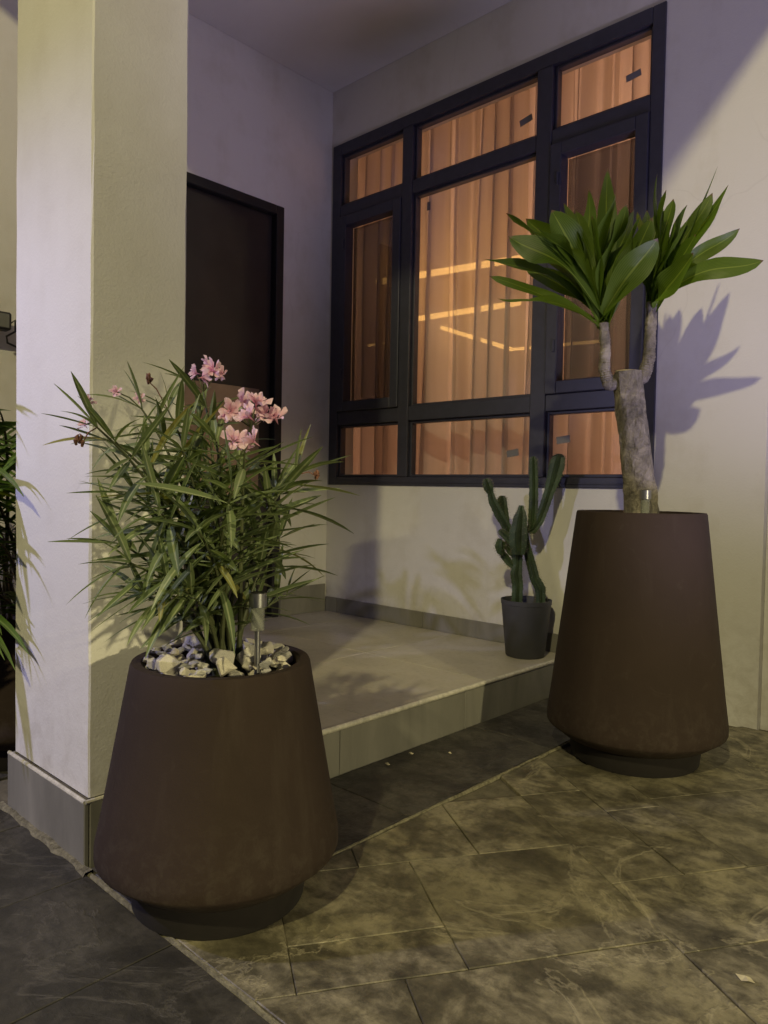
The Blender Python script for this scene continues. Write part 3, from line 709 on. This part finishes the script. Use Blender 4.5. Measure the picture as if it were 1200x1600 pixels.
# flowers
def flowermesh(op, wv):
    b = MB()
    for k in range(10):
        inner = k >= 5; sc_ = .62 if inner else 1.0
        a0 = k * 2 * math.pi / 5 + random.uniform(-.2, .2) + (.6 if inner else 0); n0 = len(b.v); seg = 5; lift = op + random.uniform(-.3, .3) + (.5 if inner else 0)
        for i in range(seg + 1):
            t = i / seg; r = .12 + .92 * t; wd = .08 + .56 * math.sin(min(1, t * 1.05) * math.pi * .60) ** 1.2; wd *= (1 if t < .95 else .72)
            for j_, sx in enumerate((-1, -.4, .4, 1)):
                ang = a0 + sx * wd * .50 / max(.42, r) + .25 * t
                z = lift * t - .45 * t * t * lift - .18 * (1 - t) + wv * .10 * math.sin(sx * 2.4 + k * 1.7) * t
                b.v.append((sc_ * r * math.cos(ang), sc_ * r * math.sin(ang), sc_ * z + random.uniform(-.04, .04) * t))
        for i in range(seg):
            for j_ in range(3):
                b.face((n0 + i * 4 + j_, n0 + i * 4 + j_ + 1, n0 + i * 4 + j_ + 5, n0 + i * 4 + j_ + 4), ((j_ / 3, i / seg), ((j_ + 1) / 3, i / seg), ((j_ + 1) / 3, (i + 1) / seg), (j_ / 3, (i + 1) / seg)), True)
    for k in range(4):                                   # frilled throat
        a0 = k * 1.57 + .4; n0 = len(b.v)
        for (r, z, da) in ((.05, -.15, 0), (.22, .22, -.5), (.30, .34, 0), (.22, .22, .5)): b.v.append((r * math.cos(a0 + da), r * math.sin(a0 + da), z))
        b.face((n0, n0 + 1, n0 + 2, n0 + 3), ((0, 0), (0, .25), (1, .3), (1, .25)), True)
    n0 = len(b.v); b.v += [(.10 * math.cos(a * 1.2566), .10 * math.sin(a * 1.2566), -.16) for a in range(5)] + [(0, 0, -.75)]
    for a in range(5): b.face((n0 + a, n0 + (a + 1) % 5, n0 + 5), ((0, .1), (1, .1), (.5, .1)), True)
    return b.mesh('flower', 'petal')
FM = [flowermesh(random.uniform(.2, .9), random.uniform(1.4, 2.8)) for _ in range(7)]
camv = Vector((0, 0, HCAM))
clusters = [  # list of (px, py, range offset, radius)
    [(305, 583, .03, .019), (332, 578, .02, .025), (318, 590, .0, .020), (345, 584, .05, .018), (326, 570, .05, .018)],
    [(360, 642, -.06, .024), (378, 632, -.05, .027), (402, 628, -.07, .027), (388, 650, -.09, .024), (414, 648, -.05, .025), (430, 652, -.06, .028), (352, 650, -.03, .015)],
    [(366, 688, -.14, .027), (394, 688, -.14, .027), (382, 700, -.12, .018)],
    [(137, 628, -.13, .015), (132, 664, -.12, .014)], [(181, 612, -.02, .013)], [(218, 622, .02, .013)]]
for cl in clusters:
    p0 = ray_at(cl[0][0], cl[0][1] + 14, R0 + cl[0][2]); near = min((pt for s in stems for pt in s), key=lambda q: (q - p0).length)
    m = MB()
    for (px, py, off, r) in cl:
        c = ray_at(px, py, R0 + off); m.tube([near, (near + c) / 2 + Vector((0, 0, .006)), c - (camv - c).normalized() * r * .5], .0014, 5)
    par = m.build('flower_cluster', 'stem', ole)
    for (px, py, off, r) in cl:
        c = ray_at(px, py, R0 + off); ax = ((camv - c).normalized() * random.uniform(.2, .9) + Vector((random.uniform(-.9, .9), random.uniform(-.9, .9), random.uniform(-.2, .9)))).normalized()
        if inpillar(c): continue
        add('flower', random.choice(FM), par, Matrix.Translation(c) @ ax.to_track_quat('Z', 'Y').to_matrix().to_4x4() @ Matrix.Rotation(random.uniform(0, 6.28), 4, 'Z') @ Matrix.Diagonal((r * .92, r * .92, r * .92, 1)))
for (px, py, off) in ((496, 745, .02), (232, 596, .05), (128, 694, -.14)):
    c = ray_at(px, py, R0 + off); near = min((pt for s in stems for pt in s), key=lambda q: (q - c).length); m = MB(); m.tube([near, near.lerp(c, .6) + Vector((0, 0, .008)), c], .0012, 5)
    for k in range(5):
        q = c + Vector((random.uniform(-.007, .007), random.uniform(-.007, .007), random.uniform(-.006, .006))); m.tube([q, q + Vector((random.uniform(-.004, .004), random.uniform(-.004, .004), .008)), q + Vector((0, 0, .012))], [.002, .0035, .001], 6)
    m.build('bud', 'bud', ole)

# ------------------------------------------------------------------ potted tree (dracaena)
random.seed(5)
dra = thing('dracaena_plant', 'small tree with thick cut trunk and two heads of broad green leaves', 'tree', (FC[0], FC[1], FS))
RT = math.hypot(*FC)
tp = [ray_at(*q, RT + o) for q, o in zip([(1003, 815), (1001, 780), (996, 730), (990, 680), (984, 630), (980, 582)], [0, 0, 0, 0, 0, 0])]
tp[0].z = FS - .02
m = MB()
pth = []; rad = []
for i in range(31):
    q = i / 30 * 5; k = min(4, int(q)); pth.append(tp[k].lerp(tp[k + 1], q - k)); r = [.054, .049, .046, .043, .042, .041]; rad.append(r[k] * (1 - (q - k)) + r[k + 1] * (q - k))
m.tube(pth, rad, 22, True, lambda k, n, i: 1 + .05 * math.sin(k * 1.7 + i * .23) + .04 * math.sin(k * 3.1 - i * .6) + random.uniform(-.03, .03) + (.05 * math.sin(k * 5.0 + i * .15) if i < 8 else 0))
tr = m.build('trunk', 'bark', dra)
top = tp[-1]; m = MB(); m.tube([top + Vector((0, 0, .001)), top + Vector((0, 0, .004))], .036, 16); m.build('cut_top', 'cutwood', tr)
def branch(pix, r0, r1):
    pts = [ray_at(px, py, RT + o) for px, py, o in pix]; P = []; n = 56
    for i in range(n + 1):
        q = i / n * (len(pts) - 1); k = min(len(pts) - 2, int(q)); P.append(pts[k].lerp(pts[k + 1], q - k))
    P = [P[0]] + [(P[i - 1] + P[i] * 2 + P[i + 1]) / 4 for i in range(1, n)] + [P[-1]]
    MB().tube(P, [(r0 + (r1 - r0) * i / n) * (1.0 + (.06 if i % 2 else -.04) + .05 * math.sin(i * .7)) for i in range(n + 1)], 12).build('branch', 'bark', dra); return P[-1]
hl = branch([(968, 602, 0), (950, 600, -.03), (944, 575, -.03), (946, 545, -.03), (943, 505, -.03)], .019, .0145)
hr = branch([(990, 596, .0), (1006, 588, .02), (1014, 560, .03), (1016, 525, .03), (1019, 472, .03)], .021, .0155)
def broadleaf(base, tip, wd, name='leaf', arch=.16, seg=16, roll=0):
    wd *= random.uniform(.74, .92); vdir = Vector((-base.x, -base.y, 0)).normalized(); d = tip - base; L = d.length; rad_ = Vector((d.x, d.y, 0)); hd = rad_.normalized() if rad_.length > 1e-4 else Vector((1, 0, 0))
    ctl = base + d * .45 + Vector((0, 0, 1)) * (L * arch) - hd * (L * arch * .35)
    b = MB(); ph_ = random.uniform(0, 6.28); tw = random.uniform(-1.1, 1.1); amp = random.uniform(.14, .34); curl = random.uniform(-.25, .5); sway = random.uniform(-.07, .07) * L; rec = random.uniform(-.05, .12) * L; sv = Vector((-hd.y, hd.x, 0)); frq = random.uniform(7, 13)
    P = [p + sv * (sway * math.sin(math.pi * i / seg * 1.5)) + Vector((0, 0, rec)) * math.sin(math.pi * i / seg) ** 2 for i, p in enumerate(bez(base, ctl, tip, seg))]
    for i in range(seg + 1):
        t = i / seg; T = (P[min(i + 1, seg)] - P[max(i - 1, 0)]).normalized()
        nref = Vector((0, 0, 1)) * .5 - hd * .7 + vdir * .9; sd = T.cross(nref).normalized(); nn = sd.cross(T).normalized()
        a = roll + tw * t; s2 = sd * math.cos(a) + nn * math.sin(a); n2 = nn * math.cos(a) - sd * math.sin(a)
        prof = (.20 + .80 * math.sin(min(1, t / .62) * math.pi / 2) ** 1.9) if t < .62 else max(.0, math.cos((t - .62) / .38 * math.pi / 2)) ** .62
        if i == seg: prof = .02
        hw = wd * .5 * prof
        for k, sx in enumerate((-1, -.5, 0, .5, 1)):
            z = abs(sx) * hw * (.55 - .35 * t) + amp * hw * math.sin(t * frq + ph_ + sx * 1.2) * abs(sx) - curl * hw * sx * sx * t * .6
            b.v.append(tuple(P[i] + s2 * (sx * hw) + n2 * z))
    for i in range(seg):
        for k in range(4):
            b.face((i * 5 + k, i * 5 + k + 1, i * 5 + k + 6, i * 5 + k + 5), ((k / 4, i / seg), ((k + 1) / 4, i / seg), ((k + 1) / 4, (i + 1) / seg), (k / 4, (i + 1) / seg)), True)
    return b.build(name, 'dracaena', dra)
LEFT = [  # tip px, py, range offset, width m, arch
    (790, 330, -.02, .115, .04), (795, 366, -.08, .105, .05), (757, 408, .02, .085, .10), (765, 434, -.05, .065, .06), (779, 464, -.12, .07, .03), (861, 332, -.05, .125, .03), (868, 322, .04, .10, .03),
    (889, 320, .08, .095, .03), (906, 294, .10, .075, .02), (954, 262, .02, .075, .01), (951, 300, -.08, .09, .01), (1000, 335, -.05, .12, .0), (1020, 340, -.10, .115, -.02), (1026, 372, -.14, .105, -.02),
    (968, 318, -.10, .11, .02), (842, 352, -.10, .105, .05), (838, 372, .10, .09, .06), (980, 330, .12, .09, .02), (822, 420, .10, .085, .10), (922, 338, -.09, .105, .03), (1008, 362, -.06, .10, .0), (880, 362, .0, .10, .05), (825, 345, .05, .09, .05), (900, 330, -.02, .085, .02)]
RIGHT = [(1034, 272, .0, .060, .0), (1122, 254, .02, .062, -.06), (1139, 284, .03, .105, -.05), (1156, 358, .0, .065, -.07), (1193, 407, -.03, .07, -.04), (1050, 312, .08, .085, .0), (1010, 328, .10, .08, .02),
    (998, 332, .05, .05, .02), (1079, 322, -.04, .095, .0), (1068, 340, -.10, .09, -.02), (1084, 366, -.10, .105, -.03), (1056, 345, -.09, .10, .0), (1112, 300, .0, .075, -.04), (1045, 298, -.03, .075, .0), (1078, 395, -.15, .095, -.02),
    (1030, 335, .12, .08, .02), (1095, 330, .10, .08, -.02), (990, 365, .10, .08, .03), (1060, 352, -.02, .09, .0), (1025, 320, .04, .08, .0), ]
for hd_, LST in ((hl, LEFT), (hr, RIGHT)):
    for (px, py, off, wd, ar) in LST:
        tip = ray_at(px, py, RT + off); tip.y = min(tip.y, WY - .02)
        b0 = hd_ + Vector((random.uniform(-.014, .014), random.uniform(-.014, .014), random.uniform(-.03, .02)))
        broadleaf(b0, tip, wd, arch=ar, roll=random.uniform(-.45, .45))

# ------------------------------------------------------------------ cactus and its pot
random.seed(9)
pf = on(820, 1031, 2, PZ); rc = math.hypot(pf[0], pf[1]); rbot = .078; rtop = .101
KC = (pf[0] * (rc + rbot) / rc, pf[1] * (rc + rbot) / rc); RK = rc + rbot
ktop = ray_at(820, 936, RK)[2] - PZ
pot = thing('cactus_pot', 'small plain dark grey tapered plastic pot standing on the porch step', 'plant pot', (KC[0], KC[1], PZ))
MB().lathe([(0, .001), (rbot - .004, .001), (rbot, .005), (rtop - .002, ktop - .018), (rtop, ktop - .017), (rtop + .001, ktop), (rtop - .004, ktop), (rtop - .006, ktop - .02), (rtop - .010, ktop - .05)], (KC[0], KC[1], PZ), 64).build('body', 'greypot', pot)
MB().lathe([(rtop - .008, ktop - .03), (.05, ktop - .026), (0, ktop - .022)], (KC[0], KC[1], PZ), 32).build('soil', 'soil', pot)
cac = thing('cactus', 'branching green columnar cactus in the small grey pot below the window', 'cactus', (KC[0], KC[1], PZ + ktop - .03))
def z2p(x, y): return (740 + x / 4.569, 700 + y / 4.571)
px2m = RK / FPX * 1.05
SEG = [  # zoomed pixel polyline with widths and depth offset
    ([(312, 1110, 60), (318, 980, 62), (308, 900, 68), (318, 830, 52), (312, 740, 70), (320, 680, 80)], 0), ([(482, 1110, 50), (478, 1000, 62), (440, 930, 56), (420, 850, 54), (395, 760, 52), (376, 690, 48), (366, 610, 46)], .02),
    ([(268, 625, 40), (240, 560, 50), (190, 480, 56), (140, 380, 50), (122, 320, 36), (112, 290, 56), (98, 245, 54), (88, 218, 20)], .02), ([(240, 600, 46), (222, 500, 58), (208, 410, 60), (206, 360, 52), (206, 340, 22)], .05),
    ([(322, 760, 70), (322, 690, 100), (326, 610, 100), (332, 550, 84), (338, 500, 78), (342, 462, 56), (341, 440, 40), (343, 410, 24)], -.03), ([(412, 610, 50), (425, 520, 54), (430, 400, 52), (432, 260, 50), (430, 150, 46), (428, 90, 46), (425, 60, 20)], .01),
    ([(395, 600, 30), (430, 580, 46), (470, 520, 54), (505, 430, 56), (545, 310, 58), (578, 210, 78), (602, 120, 88), (614, 65, 70), (618, 42, 24)], 0), ([(215, 760, 20), (192, 735, 52), (186, 700, 62), (192, 660, 46), (196, 650, 16)], -.02),
    ([(285, 845, 36), (250, 815, 42), (215, 770, 44), (200, 740, 24)], .01), ([(280, 690, 40), (240, 640, 46), (200, 605, 40), (182, 585, 18)], 0), ([(300, 770, 36), (262, 740, 44), (240, 700, 44), (232, 665, 20)], .02)]
for pl, off in SEG:
    P = []; Rr = []
    n = 6 * (len(pl) - 1)
    for i in range(n + 1):
        q = i / 6; k = min(len(pl) - 2, int(q)); f_ = q - k; a, b = pl[k], pl[k + 1]
        x, y, wd = [a[j_] + (b[j_] - a[j_]) * f_ for j_ in range(3)]
        P.append(ray_at(*z2p(x, y), RK + off)); Rr.append(wd / 4.57 * px2m / 2 * 1.28)
    m = MB(); m.tube(P, Rr, 20, True, lambda k, n_, i: (1.0 if k % 4 == 0 else (.76 if k % 4 != 2 else .56)) * (1 + (.05 * math.sin(i * 2.6) if k % 4 == 0 else 0)))
    st = m.build('stem', 'cactus', cac)
    m = MB()
    for i in range(1, len(P) - 1):
        T = (P[i + 1] - P[i - 1]).normalized(); u = T.orthogonal().normalized(); v = T.cross(u)
        for k in range(5):
            a = k * 1.2566 + i * .3; d = (u * math.cos(a) + v * math.sin(a)); q = P[i] + d * Rr[i] * .95
            m.tube([q, q + d * .007 + T * random.uniform(-.004, .004)], [.0008, .0003], 3, False)
    m.build('spines', 'spine', st)['kind'] = 'stuff'

# ------------------------------------------------------------------ palm left of the pillar
random.seed(33)
PC = (-2.28, .86)
palm = thing('palm_plant', 'feathery green palm at the left edge behind the pillar', 'palm', (PC[0], PC[1], 0))
def frond(base, ctl, tip, nl, LL):
    P = bez(base, ctl, tip, 16); m = MB(); m.tube(P, [.007 - .005 * i / 16 for i in range(17)], 6); par = m.build('frond', 'palmstem', palm)
    for i in range(nl):
        t = .30 + .70 * i / nl; q = t * 16; k = min(15, int(q)); p = P[k].lerp(P[k + 1], q - k); T = (P[k + 1] - P[k]).normalized()
        sd = T.cross(Vector((0, 0, 1))).normalized()
        for s in (-1, 1):
            d = sd * s * .85 + T * random.uniform(.55, .9) + Vector((0, 0, random.uniform(-.25, .15))); L = LL * (1 - .45 * abs(t - .55)) * random.uniform(.85, 1.1)
            e = p + d.normalized() * L
            if inpillar(e) or inpillar(p + d.normalized() * L * .5) or e.x < XD + .02: continue
            add('leaflet', random.choice(PL), par, frame(p, d, Vector((0, 0, 1)), L))
PL = [lancemesh('leaflet', 'palm', 1.0, random.uniform(.09, .12), random.uniform(.15, .6), .35, 6, random.uniform(-.3, .3)) for _ in range(6)]
for (dx, dy, h) in ((.30, -.16, .98), (.36, -.26, .84), (.38, -.20, .66), (.22, -.34, 1.06), (.05, -.42, .95), (-.25, -.30, 1.0), (.10, .30, 1.05), (-.30, .20, 1.0), (.34, -.34, .74), (.30, -.30, .56), (.26, .02, .92), (.38, -.30, .50), (-.1, -.45, .8), (.37, -.12, .80)):
    b0 = Vector((PC[0] + random.uniform(-.05, .05), PC[1] + random.uniform(-.05, .05), .37)); tip = Vector((PC[0] + dx, PC[1] + dy, h))
    frond(b0, Vector((PC[0] + dx * .25, PC[1] + dy * .25, h * .95)), tip, 17, .30)

planter('planter', 'dark brown planter at the left edge behind the pillar holding a palm', PC, .235, .175, .42, .15, .38)
# ------------------------------------------------------------------ wall lamp with loose cable at the left edge
lp = on(3, 500, 0, XD + .07)
wl = thing('wall_lamp', 'unlit black box floodlight with loose cable on the far left wall', 'wall lamp', (XD, lp[1], lp[2]))
MB().box((XD + .035, lp[1] - .075, lp[2] - .035), (XD + .085, lp[1] + .030, lp[2] + .030), .006).build('housing', 'blackplastic', wl)
MB().box((XD + .0855, lp[1] - .065, lp[2] - .028), (XD + .088, lp[1] + .020, lp[2] + .022), .001).build('lens', 'lens', wl)
MB().box((XD + .0005, lp[1] - .03, lp[2] - .015), (XD + .0345, lp[1] - .01, lp[2] + .015), .002).build('bracket', 'blackplastic', wl)
m = MB(); m.tube([(XD + .05, lp[1] + .031, lp[2] - .01), (XD + .06, lp[1] + .05, lp[2] + .01), (XD + .05, lp[1] + .055, lp[2] - .03), (XD + .06, lp[1] + .02, lp[2] - .055), (XD + .04, lp[1] + .03, lp[2] - .075), (XD + .02, lp[1] + .08, lp[2] - .085), (XD + .006, lp[1] + .14, lp[2] - .08), (XD + .006, lp[1] + .16, lp[2] - .03), (XD + .006, lp[1] + .18, lp[2] + .1)], .004, 8); m.build('cable', 'cable', wl)

# ------------------------------------------------------------------ litter
random.seed(4)
for (px, py, lab) in ((703, 1178, 'small pale dry scrap on the dark paving nearest the tall planter'), (643, 1179, 'small pale dry scrap on the dark paving left of another scrap'), (606, 1195, 'tiny dry crumb on the dark paving close to the step riser'), (1165, 1531, 'thin pale paper-like scrap at the lower right of the paving')):
    c = on(px, py, 2, .003); b = MB(); n = 7; s = .012 if px < 1000 else .02
    for k in range(n):
        a = k * 2 * math.pi / n; b.v.append((c[0] + s * random.uniform(.4, 1) * math.cos(a), c[1] + .5 * s * random.uniform(.5, 1) * math.sin(a), .003 + random.uniform(.001, .006)))
    b.v += [(c[0], c[1], .010), (c[0], c[1], .0015)]
    for k in range(n): b.face((k, (k + 1) % n, n)); b.face((k, (k + 1) % n, n + 1))
    tag(fixn(b.build('leaf_scrap', 'litter')), lab, 'scrap', 'dry scraps on the paving')
c = on(625, 1100, 0, XS);
